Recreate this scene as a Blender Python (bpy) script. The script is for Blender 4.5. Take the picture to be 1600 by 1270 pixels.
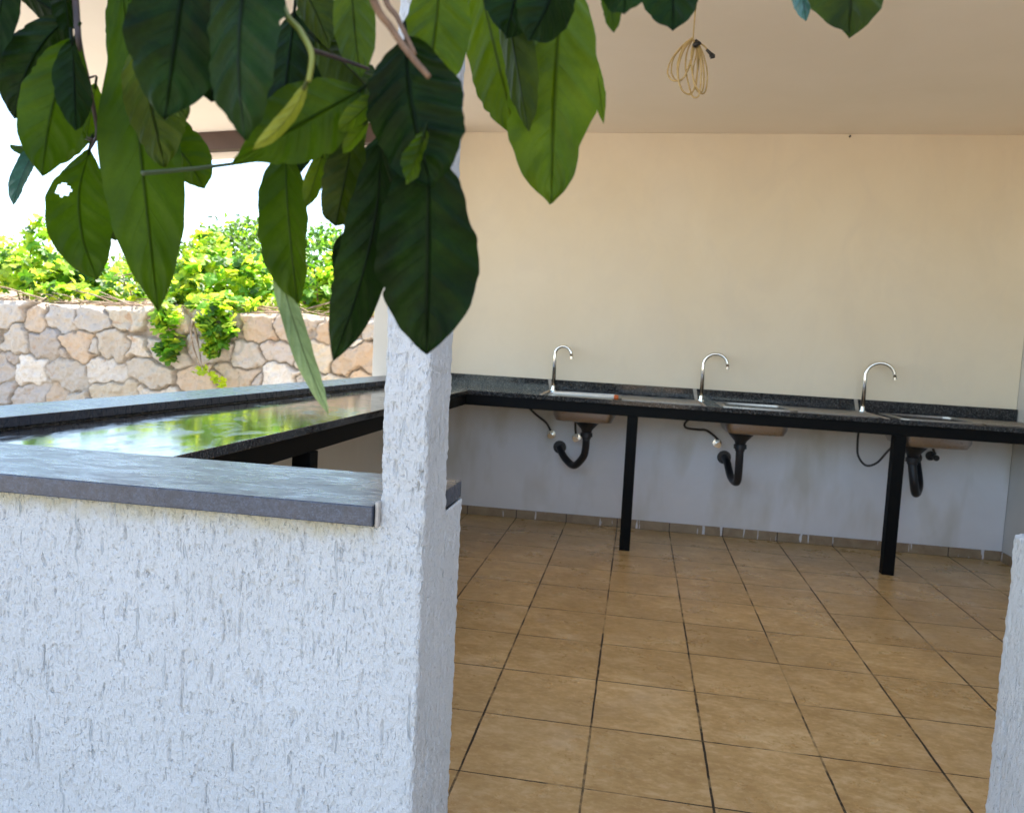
import bpy, bmesh, math, random
import numpy as np
from mathutils import Vector, Matrix
R = math.radians
scene = bpy.context.scene
for o in list(bpy.data.objects): bpy.data.objects.remove(o)
col = scene.collection

# ------------------------------------------------------------ camera
YAW, PITCH, ROLL, FPX, CAMH = -0.16289, -0.08141, 0.0508, 1184.06, 1.1708
_r = np.array([math.cos(YAW), -math.sin(YAW), 0])
FW = np.array([math.sin(YAW)*math.cos(PITCH), math.cos(YAW)*math.cos(PITCH), math.sin(PITCH)])
_u = np.cross(_r, FW)
RT = math.cos(ROLL)*_r + math.sin(ROLL)*_u
UP = -math.sin(ROLL)*_r + math.cos(ROLL)*_u
EYE = np.array([0, 0, CAMH])
cam = bpy.data.cameras.new('camera'); camo = bpy.data.objects.new('camera', cam); col.objects.link(camo)
M = Matrix((list(RT)+[0], list(UP)+[0], list(-FW)+[0], [0, 0, 0, 1])).transposed()
M.translation = Vector(EYE); camo.matrix_world = M
cam.sensor_width = 36; cam.lens = FPX/1600*36; cam.clip_start = .02; cam.clip_end = 3000
cam.dof.use_dof = True; cam.dof.focus_distance = 1.15; cam.dof.aperture_fstop = 13
scene.camera = camo
def ray(u, v): return FW + RT*(u-800)/FPX - UP*(v-635)/FPX
def A(u, v, d): return EYE + ray(u, v)*d                       # point at depth d
def PY(u, v, y): r = ray(u, v); return EYE + r*(y/r[1])          # point on the plane y
def PZ(u, v, z): r = ray(u, v); return EYE + r*((z-CAMH)/r[2])

# ------------------------------------------------------------ sky, sun, exposure
SUN_EL = 62
SD = np.array([.45, .89]); SD = SD/np.linalg.norm(SD)
w = bpy.data.worlds.new('World'); scene.world = w; w.use_nodes = True
nt = w.node_tree; nt.nodes.clear()
sky = nt.nodes.new('ShaderNodeTexSky'); sky.sky_type = 'NISHITA'; sky.sun_disc = False
sky.sun_elevation = R(SUN_EL); sky.sun_rotation = math.atan2(SD[0], SD[1]); sky.air_density = 1.0; sky.dust_density = 1.0
bg = nt.nodes.new('ShaderNodeBackground'); bg.inputs[1].default_value = .15
wo = nt.nodes.new('ShaderNodeOutputWorld')
nt.links.new(sky.outputs[0], bg.inputs[0]); nt.links.new(bg.outputs[0], wo.inputs[0])
sl = bpy.data.lights.new('sun', 'SUN'); sl.energy = 4.8; sl.angle = R(.5); sl.color = (1, .94, .84)
so = bpy.data.objects.new('sun', sl); col.objects.link(so)
dv = Vector((SD[0]*math.cos(R(SUN_EL)), SD[1]*math.cos(R(SUN_EL)), math.sin(R(SUN_EL))))
so.rotation_euler = dv.to_track_quat('Z', 'Y').to_euler()
scene.view_settings.view_transform = 'Standard'; scene.view_settings.look = 'None'
scene.view_settings.exposure = 2.2; scene.view_settings.gamma = 1
scene.cycles.max_bounces = 10; scene.cycles.diffuse_bounces = 6; scene.cycles.transparent_max_bounces = 8

# ------------------------------------------------------------ helpers
def tag(o, label=None, cat=None, group=None, kind=None):
    if label: o['label'] = label
    if cat: o['category'] = cat
    if group: o['group'] = group
    if kind: o['kind'] = kind
    return o
def empty(name, loc, label, cat, group=None):
    o = bpy.data.objects.new(name, None); o.location = loc; col.objects.link(o); o.empty_display_size = .05
    return tag(o, label, cat, group)
def meshobj(name, V, F, mat, parent=None, smooth=False):
    me = bpy.data.meshes.new(name); me.from_pydata([tuple(map(float, v)) for v in V], [], [tuple(map(int, f)) for f in F])
    me.materials.append(mat); me.validate(); me.update()
    if smooth: me.polygons.foreach_set('use_smooth', [True]*len(me.polygons))
    o = bpy.data.objects.new(name, me); col.objects.link(o)
    if parent:
        o.parent = parent; o.matrix_parent_inverse = Matrix.Translation(-Vector(parent.location))
    return o
class MB:
    def __init__(s): s.V = []; s.F = []
    def add(s, V, F):
        n = len(s.V); s.V += [tuple(v) for v in V]; s.F += [tuple(i+n for i in f) for f in F]; return s
    def box(s, x0, x1, y0, y1, z0, z1):
        return s.add([(x0,y0,z0),(x1,y0,z0),(x1,y1,z0),(x0,y1,z0),(x0,y0,z1),(x1,y0,z1),(x1,y1,z1),(x0,y1,z1)],
                     [(0,3,2,1),(4,5,6,7),(0,1,5,4),(1,2,6,5),(2,3,7,6),(3,0,4,7)])
    def prism(s, poly, z0, z1):      # poly counter-clockwise; z0/z1 numbers or functions of (x, y)
        f0 = z0 if callable(z0) else (lambda x, y: z0); f1 = z1 if callable(z1) else (lambda x, y: z1)
        n = len(poly)
        V = [(x, y, f0(x, y)) for x, y in poly] + [(x, y, f1(x, y)) for x, y in poly]
        return s.add(V, [tuple(range(n))[::-1], tuple(range(n, 2*n))] + [(i, (i+1) % n, n+(i+1) % n, n+i) for i in range(n)])
    def tube(s, pts, rad, n=12, caps=True):
        P = [Vector(p) for p in pts]; m = len(P)
        if not hasattr(rad, '__len__'): rad = [rad]*m
        up = None; V = []
        for i in range(m):
            t = (P[min(i+1, m-1)]-P[max(i-1, 0)]).normalized()
            if up is None:
                a = Vector((0, 0, 1)) if abs(t.z) < .9 else Vector((1, 0, 0)); up = t.cross(a).normalized()
            else:
                up = (up - t*up.dot(t)).normalized()
            b = t.cross(up)
            for k in range(n):
                an = 2*math.pi*k/n; V.append(tuple(P[i] + (up*math.cos(an)+b*math.sin(an))*rad[i]))
        F = [(i*n+k, i*n+(k+1) % n, (i+1)*n+(k+1) % n, (i+1)*n+k) for i in range(m-1) for k in range(n)]
        if caps: F += [tuple(range(n))[::-1], tuple((m-1)*n+k for k in range(n))]
        return s.add(V, F)
    def build(s, name, mat, parent=None, smooth=False, bevel=0):
        o = meshobj(name, s.V, s.F, mat, parent, smooth)
        if bevel:
            b = o.modifiers.new('bevel', 'BEVEL'); b.width = bevel; b.segments = 2; b.limit_method = 'ANGLE'
        return o
def spline(pts, n=8):
    P = [np.array(p, float) for p in pts]; out = []
    for i in range(len(P)-1):
        p0 = P[max(i-1, 0)]; p1 = P[i]; p2 = P[i+1]; p3 = P[min(i+2, len(P)-1)]
        for k in range(n):
            t = k/n
            out.append(.5*((2*p1)+(-p0+p2)*t+(2*p0-5*p1+4*p2-p3)*t*t+(-p0+3*p1-3*p2+p3)*t**3))
    out.append(P[-1]); return out
def autosmooth(o, ang=40):
    me = o.data
    me.polygons.foreach_set('use_smooth', [True]*len(me.polygons))
    bm = bmesh.new(); bm.from_mesh(me)
    for e in bm.edges:
        if len(e.link_faces) == 2 and e.calc_face_angle() > R(ang): e.smooth = False
    bm.to_mesh(me); bm.free(); return o

# vectorised lattice noise
def hsh(ix, iy, iz, seed):
    h = (ix*374761393 + iy*668265263 + iz*2147483647*3 + seed*1274126177) & 0xffffffff
    h = ((h ^ (h >> 13))*1274126177) & 0xffffffff
    h = ((h ^ (h >> 16))*668265263) & 0xffffffff
    return ((h ^ (h >> 15)) & 0xffff)/65535.
def vnoise(p, seed=0):
    i = np.floor(p).astype(np.int64); f = p-i; f = f*f*(3-2*f); out = 0
    for a in (0, 1):
        for b in (0, 1):
            for c in (0, 1):
                wgt = (f[:, 0] if a else 1-f[:, 0])*(f[:, 1] if b else 1-f[:, 1])*(f[:, 2] if c else 1-f[:, 2])
                out = out + wgt*hsh(i[:, 0]+a, i[:, 1]+b, i[:, 2]+c, seed)
    return out
def sst(a, b, x): t = np.clip((x-a)/(b-a), 0, 1); return t*t*(3-2*t)

# ------------------------------------------------------------ materials
def N(nt, t, **k):
    n = nt.nodes.new(t)
    for a, b in k.items():
        if a.startswith('i_'): n.inputs[int(a[2:])].default_value = b
        else: setattr(n, a, b)
    return n
def base_mat(name, rough=.6, color=(.5, .5, .5), metal=0, spec=.5):
    m = bpy.data.materials.new(name); m.use_nodes = True; nt = m.node_tree
    b = nt.nodes['Principled BSDF']
    b.inputs['Base Color'].default_value = (*color, 1); b.inputs['Roughness'].default_value = rough
    b.inputs['Metallic'].default_value = metal; b.inputs['Specular IOR Level'].default_value = spec
    return m, nt, b
def obj_coord(nt, scale=(1, 1, 1), rot=(0, 0, 0)):
    g = N(nt, 'ShaderNodeNewGeometry'); mp = N(nt, 'ShaderNodeMapping')
    mp.inputs['Scale'].default_value = scale; mp.inputs['Rotation'].default_value = rot
    nt.links.new(g.outputs['Position'], mp.inputs[0]); return mp.outputs[0]
def noise(nt, vec, scale, detail=4, rough=.55, dist=0):
    n = N(nt, 'ShaderNodeTexNoise'); n.inputs['Scale'].default_value = scale; n.inputs['Detail'].default_value = detail
    n.inputs['Roughness'].default_value = rough; n.inputs['Distortion'].default_value = dist
    nt.links.new(vec, n.inputs['Vector']); return n.outputs[0]
def ramp(nt, fac, stops):
    r = N(nt, 'ShaderNodeValToRGB'); e = r.color_ramp.elements
    e.remove(e[1])
    for i, (p, c) in enumerate(stops):
        if i: k = e.new(p)
        else: k = e[0]; k.position = p
        k.color = (*c, 1) if hasattr(c, '__len__') else (c, c, c, 1)
    nt.links.new(fac, r.inputs[0]); return r.outputs[0]
def mix(nt, fac, a, b, mode='MIX'):
    m = N(nt, 'ShaderNodeMix', data_type='RGBA', blend_type=mode)
    for s, x in ((0, fac), (6, a), (7, b)):
        if isinstance(x, bpy.types.NodeSocket): nt.links.new(x, m.inputs[s])
        else: m.inputs[s].default_value = (*x, 1) if hasattr(x, '__len__') else x
    return m.outputs[2]
def math_(nt, op, a, b=None, c=None, clamp=False):
    m = N(nt, 'ShaderNodeMath', operation=op); m.use_clamp = clamp
    for i, x in enumerate((a, b, c)):
        if x is None: continue
        if isinstance(x, bpy.types.NodeSocket): nt.links.new(x, m.inputs[i])
        else: m.inputs[i].default_value = x
    return m.outputs[0]
def bump(nt, b, h, strength=.4, dist=.002):
    n = N(nt, 'ShaderNodeBump'); n.inputs['Strength'].default_value = strength; n.inputs['Distance'].default_value = dist
    nt.links.new(h, n.inputs['Height']); nt.links.new(n.outputs[0], b.inputs['Normal'])

# rough scratched plaster
MP, nt, b = base_mat('scratched_plaster', .85, spec=.2)
v = obj_coord(nt)
g = N(nt, 'ShaderNodeNewGeometry'); sx = N(nt, 'ShaderNodeSeparateXYZ'); nt.links.new(g.outputs['Position'], sx.inputs[0])
c = ramp(nt, noise(nt, v, 6, 5), [(.3, (.81, .80, .77)), (.7, (.88, .87, .84))])
st = math_(nt, 'MULTIPLY_ADD', noise(nt, v, 45, 4), .05, sx.outputs[2])
stain = ramp(nt, st, [(.925, 0), (.950, .7), (.957, .7), (.965, 0)])     # yellow water stain right under the sill
stain = math_(nt, 'MULTIPLY', stain, ramp(nt, math_(nt, 'MULTIPLY', sx.outputs[0], -1), [(.315, 0), (.34, 1)]))
c = mix(nt, stain, c, (.70, .60, .36))
wv = N(nt, 'ShaderNodeVectorMath', operation='MULTIPLY_ADD'); nz_ = N(nt, 'ShaderNodeTexNoise'); nz_.inputs['Scale'].default_value = 22; nt.links.new(v, nz_.inputs['Vector'])
nt.links.new(nz_.outputs[1], wv.inputs[0]); wv.inputs[1].default_value = (.012, .012, .0); nt.links.new(v, wv.inputs[2])
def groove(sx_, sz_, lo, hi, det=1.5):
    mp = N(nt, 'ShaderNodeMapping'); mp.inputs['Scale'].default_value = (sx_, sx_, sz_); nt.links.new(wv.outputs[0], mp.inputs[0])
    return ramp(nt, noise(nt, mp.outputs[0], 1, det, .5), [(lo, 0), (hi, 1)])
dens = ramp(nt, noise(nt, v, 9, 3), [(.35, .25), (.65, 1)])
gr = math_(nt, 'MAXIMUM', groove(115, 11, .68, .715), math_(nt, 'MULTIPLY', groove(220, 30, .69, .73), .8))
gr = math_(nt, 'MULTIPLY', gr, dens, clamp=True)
pit = math_(nt, 'MULTIPLY', groove(340, 150, .62, .72), .7)
gran = noise(nt, v, 430, 4, .75)
c = mix(nt, math_(nt, 'MULTIPLY', gr, .55), c, (.36, .40, .41))  # grooves darkened: shade of the recesses put into the colour

nt.links.new(c, b.inputs['Base Color'])
hh = math_(nt, 'SUBTRACT', math_(nt, 'MULTIPLY', gran, 1.5), math_(nt, 'MULTIPLY', math_(nt, 'MAXIMUM', gr, pit), 1.6))
hh = math_(nt, 'ADD', hh, math_(nt, 'MULTIPLY', groove(140, 40, .35, .65, 3), .6))
bump(nt, b, hh, 1.0, .0036)

# smooth painted interior wall
def paint(name, c1, c2, rough=.7):
    m, nt, b = base_mat(name, rough, spec=.25); v = obj_coord(nt)
    nt.links.new(ramp(nt, noise(nt, v, 1.6, 5, .6, .5), [(.3, c1), (.7, c2)]), b.inputs['Base Color'])
    bump(nt, b, noise(nt, v, 55, 4, .6), .12, .002); return m
M_CEIL = paint('ceiling_paint', (.90, .81, .68), (.94, .85, .73))
M_RWALL = paint('side_wall_paint', (.62, .60, .56), (.70, .67, .61))
# back wall: cream above the counter, grey-white with brown blotches below
M_WALL, nt, b = base_mat('back_wall_paint', .65, spec=.25)
v = obj_coord(nt); g = N(nt, 'ShaderNodeNewGeometry'); sx = N(nt, 'ShaderNodeSeparateXYZ'); nt.links.new(g.outputs['Position'], sx.inputs[0])
up_ = ramp(nt, noise(nt, v, 1.3, 5, .6, .6), [(.3, (.80, .70, .53)), (.7, (.85, .76, .60))])
lo_ = ramp(nt, noise(nt, v, 3.0, 5, .6, .6), [(.3, (.72, .69, .67)), (.7, (.78, .75, .73))])
blotch = ramp(nt, noise(nt, obj_coord(nt, (3.2, 1, 1.1)), 1.5, 3, .5, .2), [(.5, 0), (.72, .45)])
lo_ = mix(nt, blotch, lo_, (.45, .38, .24))
zz = math_(nt, 'MULTIPLY_ADD', noise(nt, v, 5, 3), .10, sx.outputs[2])
up_ = mix(nt, ramp(nt, noise(nt, obj_coord(nt, (1, 1, .6)), 4.5, 5, .65, .8), [(.45, 0), (.7, .35)]), up_, (.74, .66, .54))
c = mix(nt, ramp(nt, zz, [(.80, 0), (.92, 1)]), lo_, up_)
nt.links.new(c, b.inputs['Base Color']); bump(nt, b, noise(nt, v, 60, 4, .6), .12, .002)

# tiles
T, TX0, TY0 = .34, -.7564, 1.951
def tile_mat(name, grout=True):
    m, nt, b = base_mat(name, .38, spec=.45); v = obj_coord(nt)
    g = N(nt, 'ShaderNodeNewGeometry'); sx = N(nt, 'ShaderNodeSeparateXYZ'); nt.links.new(g.outputs['Position'], sx.inputs[0])
    wob = math_(nt, 'MULTIPLY_ADD', noise(nt, v, 12, 2), .004, -.002)
    tx = math_(nt, 'DIVIDE', math_(nt, 'SUBTRACT', math_(nt, 'ADD', sx.outputs[0], wob), TX0), T)
    ty = math_(nt, 'DIVIDE', math_(nt, 'SUBTRACT', math_(nt, 'ADD', sx.outputs[1], wob), TY0), T)
    dx = math_(nt, 'ABSOLUTE', math_(nt, 'SUBTRACT', math_(nt, 'FRACT', math_(nt, 'ADD', tx, .5)), .5))
    dy = math_(nt, 'ABSOLUTE', math_(nt, 'SUBTRACT', math_(nt, 'FRACT', math_(nt, 'ADD', ty, .5)), .5))
    cmb = N(nt, 'ShaderNodeCombineXYZ')
    nt.links.new(math_(nt, 'FLOOR', tx), cmb.inputs[0]); nt.links.new(math_(nt, 'FLOOR', ty), cmb.inputs[1])
    wn = N(nt, 'ShaderNodeTexWhiteNoise'); nt.links.new(cmb.outputs[0], wn.inputs[0])
    # offset the mottling per tile
    av = N(nt, 'ShaderNodeVectorMath', operation='MULTIPLY_ADD'); nt.links.new(wn.outputs[1], av.inputs[0])
    av.inputs[1].default_value = (7, 7, 7); nt.links.new(v, av.inputs[2])
    mp = N(nt, 'ShaderNodeMapping'); mp.inputs['Scale'].default_value = (1, 1.8, 1); mp.inputs['Rotation'].default_value = (0, 0, .5)
    nt.links.new(av.outputs[0], mp.inputs[0])
    cl = ramp(nt, math_(nt, 'MULTIPLY_ADD', noise(nt, mp.outputs[0], 26, 5, .7, .2), .45, math_(nt, 'MULTIPLY', noise(nt, mp.outputs[0], 7, 5, .6, .2), .55)), [(.36, (.44, .26, .095)), (.46, (.54, .34, .13)), (.54, (.66, .44, .19)), (.62, (.82, .61, .33))])
    cl = mix(nt, ramp(nt, noise(nt, mp.outputs[0], 34, 6, .75, .3), [(.50, 0), (.66, .6)]), cl, (.90, .70, .42))
    cl = mix(nt, .30, cl, ramp(nt, wn.outputs[0], [(0, (.44, .27, .10)), (1, (.72, .48, .21))]))
    cl = mix(nt, ramp(nt, noise(nt, v, .9, 4, .6, .5), [(.42, 0), (.70, .55)]), cl, (.36, .235, .10))
    dust = ramp(nt, noise(nt, v, 3.1, 5, .6, .3), [(.56, 0), (.78, .55)])
    cl = mix(nt, dust, cl, (.74, .58, .38))
    # grout
    wx = math_(nt, 'MULTIPLY_ADD', noise(nt, v, 2.3, 3), .012, .0045)
    gx = math_(nt, 'LESS_THAN', dx, wx)
    gy = math_(nt, 'LESS_THAN', dy, math_(nt, 'MULTIPLY_ADD', noise(nt, v, 3.7, 3), .010, .0026))
    ax = ramp(nt, noise(nt, v, 2.6, 5, .75), [(.38, .18), (.52, 1)])
    ay = ramp(nt, noise(nt, v, 2.9, 5, .75), [(.38, .25), (.51, 1)])
    gf = math_(nt, 'MAXIMUM', math_(nt, 'MULTIPLY', gx, ax), math_(nt, 'MULTIPLY', gy, ay))
    if grout:
        cl2 = mix(nt, gf, cl, (.028, .018, .012))
        nt.links.new(cl2, b.inputs['Base Color'])
        nt.links.new(math_(nt, 'ADD', math_(nt, 'MULTIPLY', gf, .4), ramp(nt, noise(nt, v, 4, 5, .7), [(.3, .22), (.7, .42)])), b.inputs['Roughness'])
        hh = math_(nt, 'MULTIPLY_ADD', gf, -1, math_(nt, 'MULTIPLY', noise(nt, v, 60, 3), .25))
        bump(nt, b, hh, .5, .002)
    else: nt.links.new(cl, b.inputs['Base Color'])
    return m
M_TILE = tile_mat('floor_tile')
# skirting tile: joints follow the floor, white paint drips
M_SKIRT, nt, b = base_mat('skirting_tile', .45); v = obj_coord(nt)
g = N(nt, 'ShaderNodeNewGeometry'); sx = N(nt, 'ShaderNodeSeparateXYZ'); nt.links.new(g.outputs['Position'], sx.inputs[0])
cl = ramp(nt, noise(nt, v, 12, 6, .65, .6), [(.3, (.24, .16, .09)), (.7, (.38, .28, .17))])
tx = math_(nt, 'DIVIDE', math_(nt, 'SUBTRACT', sx.outputs[0], TX0), T)
dx = math_(nt, 'ABSOLUTE', math_(nt, 'SUBTRACT', math_(nt, 'FRACT', math_(nt, 'ADD', tx, .5)), .5))
cl = mix(nt, math_(nt, 'LESS_THAN', dx, .009), cl, (.05, .03, .02))
dr = ramp(nt, noise(nt, obj_coord(nt, (1, 1, .08)), 30, 3, .6), [(.635, 0), (.645, .9)])
cl = mix(nt, dr, cl, (.72, .70, .70))
nt.links.new(cl, b.inputs['Base Color'])

def granite(name, rough, base, fleck, sc=330, spec=.5):
    m, nt, b = base_mat(name, rough, spec=spec); v = obj_coord(nt)
    vo = N(nt, 'ShaderNodeTexVoronoi'); vo.inputs['Scale'].default_value = sc; nt.links.new(v, vo.inputs['Vector'])
    sp = N(nt, 'ShaderNodeSeparateColor'); nt.links.new(vo.outputs['Color'], sp.inputs[0])
    c = ramp(nt, sp.outputs[0], [(.3, base), (.62, tuple(x*1.9 for x in base)), (.9, fleck)])
    c = mix(nt, ramp(nt, noise(nt, v, 90, 4, .7), [(.4, 0), (.6, .6)]), c, tuple(x*.5 for x in base))
    nt.links.new(c, b.inputs['Base Color']); return m, nt, b, v
M_GRAN, *_ = granite('polished_granite', .1, (.012, .013, .015), (.12, .12, .12), 260, .4)
_m = M_GRAN.node_tree; _b = _m.nodes['Principled BSDF']
_m.links.new(ramp(_m, noise(_m, obj_coord(_m, (1, .6, 1)), 9, 7, .72, 1.2), [(.38, .05), (.52, .10), (.7, .30)]), _b.inputs['Roughness'])
bump(_m, _b, noise(_m, obj_coord(_m), 45, 5, .7), .12, .0006)
M_SILL, nt, b, v = granite('honed_sill_stone', .34, (.034, .044, .066), (.05, .06, .08), 500, .6)
nt.links.new(ramp(nt, noise(nt, obj_coord(nt, (1, 2.6, 1)), 16, 8, .72, 1.0), [(.3, .18), (.7, .42)]), b.inputs['Roughness'])
bump(nt, b, noise(nt, obj_coord(nt, (1, 1.3, 1)), 16, 8, .68, .8), .30, .004)
M_STEELFRAME, nt, b = base_mat('black_painted_steel', .6, (.004, .004, .004), 0, .12)
bump(nt, b, noise(nt, obj_coord(nt), 220, 3), .15, .0006)
M_STEEL, nt, b = base_mat('brushed_steel', .28, (.37, .34, .32), 1)
nt.links.new(ramp(nt, noise(nt, obj_coord(nt, (3, 30, 30)), 12, 4, .7), [(.3, .22), (.7, .42)]), b.inputs['Roughness'])
M_CHROME, nt, b = base_mat('chrome', .14, (.80, .80, .76), 1)
nt.links.new(ramp(nt, noise(nt, obj_coord(nt), 60, 4), [(.3, .1), (.7, .24)]), b.inputs['Roughness'])
M_PIPE, nt, b = base_mat('black_plastic_pipe', .42, (.012, .012, .014)); bump(nt, b, noise(nt, obj_coord(nt), 90, 3), .1, .001)
M_HOSE, nt, b = base_mat('grey_flex_hose', .5, (.035, .028, .022)); bump(nt, b, noise(nt, obj_coord(nt), 400, 2), .4, .001)
M_SEAL, nt, b = base_mat('beige_sealant', .6); nt.links.new(ramp(nt, noise(nt, obj_coord(nt), 60, 4), [(.3, (.34, .29, .24)), (.7, (.50, .45, .39))]), b.inputs['Base Color'])
M_CORD, nt, b = base_mat('cream_cable', .45); nt.links.new(ramp(nt, noise(nt, obj_coord(nt), 30, 3), [(.3, (.36, .25, .095)), (.7, (.52, .38, .17))]), b.inputs['Base Color'])
M_BLACK, nt, b = base_mat('black_plastic', .4, (.01, .01, .01)); bump(nt, b, noise(nt, obj_coord(nt), 300, 2), .1, .0004)
M_TUBE, nt, b = base_mat('white_plastic', .35); nt.links.new(ramp(nt, noise(nt, obj_coord(nt), 20, 3), [(.3, (.66, .66, .62)), (.7, (.76, .75, .70))]), b.inputs['Base Color'])
M_ORANGE, nt, b = base_mat('orange_plastic', .4); nt.links.new(ramp(nt, noise(nt, obj_coord(nt), 60, 3), [(.3, (.45, .08, .01)), (.7, (.60, .14, .02))]), b.inputs['Base Color'])
M_BEAM, nt, b = base_mat('brown_painted_beam', .55); nt.links.new(ramp(nt, noise(nt, obj_coord(nt), 8, 4), [(.3, (.045, .022, .016)), (.7, (.065, .035, .026))]), b.inputs['Base Color'])
M_COL = paint('column_paint', (.70, .66, .58), (.78, .74, .66))

M_GROUND, nt, b = base_mat('dry_soil', .95, spec=.1); v = obj_coord(nt)
c = ramp(nt, noise(nt, v, 2.2, 8, .7), [(.3, (.16, .11, .07)), (.55, (.28, .21, .14)), (.75, (.36, .30, .20))])
nt.links.new(c, b.inputs['Base Color']); bump(nt, b, noise(nt, v, 14, 6, .7), .8, .03)
M_PAVE, nt, b = base_mat('concrete_paving', .9, spec=.2); v = obj_coord(nt)
nt.links.new(ramp(nt, noise(nt, v, 3, 7, .7), [(.3, (.24, .22, .19)), (.7, (.34, .31, .27))]), b.inputs['Base Color']); bump(nt, b, noise(nt, v, 60, 5), .3, .003)
M_HILL, nt, b = base_mat('far_hill', .95, spec=.1); v = obj_coord(nt)
nt.links.new(ramp(nt, noise(nt, v, .03, 8, .7), [(.35, (.10, .14, .11)), (.65, (.22, .22, .17))]), b.inputs['Base Color'])
# rubble stone: colour comes from the stones themselves (attribute), plus grain
M_STONE, nt, b = base_mat('rubble_stone', .9, spec=.15); v = obj_coord(nt)
at = N(nt, 'ShaderNodeAttribute', attribute_name='stone')
c = mix(nt, ramp(nt, noise(nt, v, 14, 8, .72, .6), [(.35, 0), (.7, .55)]), at.outputs[0], (.50, .41, .31))
c = mix(nt, ramp(nt, noise(nt, v, 5, 6, .7, 1), [(.60, 0), (.68, .6)]), c, (.42, .24, .13))
c = mix(nt, ramp(nt, noise(nt, v, 34, 4, .7), [(.28, .5), (.42, 0)]), c, (.18, .14, .11))
nt.links.new(c, b.inputs['Base Color']); bump(nt, b, noise(nt, v, 28, 7, .75), .9, .02)
M_BARK, nt, b = base_mat('bark', .85, spec=.2); v = obj_coord(nt)
nt.links.new(ramp(nt, noise(nt, v, 90, 5, .7), [(.3, (.10, .055, .03)), (.7, (.22, .13, .075))]), b.inputs['Base Color']); bump(nt, b, noise(nt, v, 160, 4), .5, .002)
M_DRY, nt, b = base_mat('dry_twigs', .9, spec=.1)
nt.links.new(ramp(nt, noise(nt, obj_coord(nt), 12, 4), [(.3, (.16, .10, .06)), (.7, (.42, .33, .24))]), b.inputs['Base Color'])
M_GREENTWIG, nt, b = base_mat('green_twig', .5)
nt.links.new(ramp(nt, noise(nt, obj_coord(nt), 40, 3), [(.3, (.10, .12, .01)), (.7, (.20, .20, .02))]), b.inputs['Base Color'])
M_DARKTWIG, nt, b = base_mat('dark_twig', .7)
nt.links.new(ramp(nt, noise(nt, obj_coord(nt), 60, 3), [(.3, (.02, .012, .008)), (.7, (.06, .03, .02))]), b.inputs['Base Color'])

def leafmat(name, c0, c1, trans, tcol, rough=.42, veins=True, spec=.5):
    m, nt, b = base_mat(name, rough, spec=spec); v = obj_coord(nt)
    if veins:
        uv = N(nt, 'ShaderNodeUVMap', uv_map='UVMap'); su = N(nt, 'ShaderNodeSeparateXYZ'); nt.links.new(uv.outputs[0], su.inputs[0])
        s_ = math_(nt, 'ABSOLUTE', su.outputs[0]); t_ = su.outputs[1]
        rib = math_(nt, 'SUBTRACT', 1, math_(nt, 'MULTIPLY', s_, 15), clamp=True)
        ph = math_(nt, 'FRACT', math_(nt, 'SUBTRACT', math_(nt, 'MULTIPLY', t_, 11), math_(nt, 'MULTIPLY', s_, 2.1)))
        vn = math_(nt, 'SUBTRACT', 1, math_(nt, 'MULTIPLY', math_(nt, 'ABSOLUTE', math_(nt, 'SUBTRACT', ph, .5)), 13), clamp=True)
        vn = math_(nt, 'MULTIPLY', vn, math_(nt, 'SUBTRACT', 1, s_, clamp=True))
        ve = math_(nt, 'MAXIMUM', rib, math_(nt, 'MULTIPLY', vn, .22))
    c = ramp(nt, noise(nt, v, 34, 5, .65, .4), [(.36, tuple(x*.7 for x in c0)), (.52, tuple((x+y)/2 for x, y in zip(c0, c1))), (.68, tuple(x*1.25 for x in c1))])
    if not veins:
        at = N(nt, 'ShaderNodeAttribute', attribute_name='tint'); c = mix(nt, 1, c, at.outputs[0], 'MULTIPLY')
    else:
        c = mix(nt, ramp(nt, noise(nt, v, 13, 3, .5), [(.50, 0), (.68, .45)]), c, tuple(x*2.0 for x in c1))
        c = mix(nt, math_(nt, 'MULTIPLY', ve, .8), c, tuple(x*.25 for x in c0))
        cell = ramp(nt, noise(nt, v, 420, 3, .7), [(.35, .25), (.6, 0)])
        c = mix(nt, cell, c, tuple(x*.55 for x in c0))
        hh = math_(nt, 'MULTIPLY_ADD', ve, -1, math_(nt, 'MULTIPLY', noise(nt, v, 300, 3), .35))
        bump(nt, b, hh, .8, .0018)
    nt.links.new(c, b.inputs['Base Color'])
    tr = N(nt, 'ShaderNodeBsdfTranslucent')
    tc = mix(nt, 1, tcol, at.outputs[0], 'MULTIPLY') if not veins else mix(nt, math_(nt, 'MULTIPLY', ve, .75), mix(nt, ramp(nt, noise(nt, v, 30, 4), [(.3, 0), (.7, .5)]), tcol, tuple(x*.55 for x in tcol)), tuple(x*.2 for x in tcol))
    nt.links.new(tc, tr.inputs[0])
    ms = N(nt, 'ShaderNodeMixShader'); ms.inputs[0].default_value = trans
    nt.links.new(b.outputs[0], ms.inputs[1]); nt.links.new(tr.outputs[0], ms.inputs[2])
    out = [n for n in nt.nodes if n.type == 'OUTPUT_MATERIAL'][0]; nt.links.new(ms.outputs[0], out.inputs[0])
    return m
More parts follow.
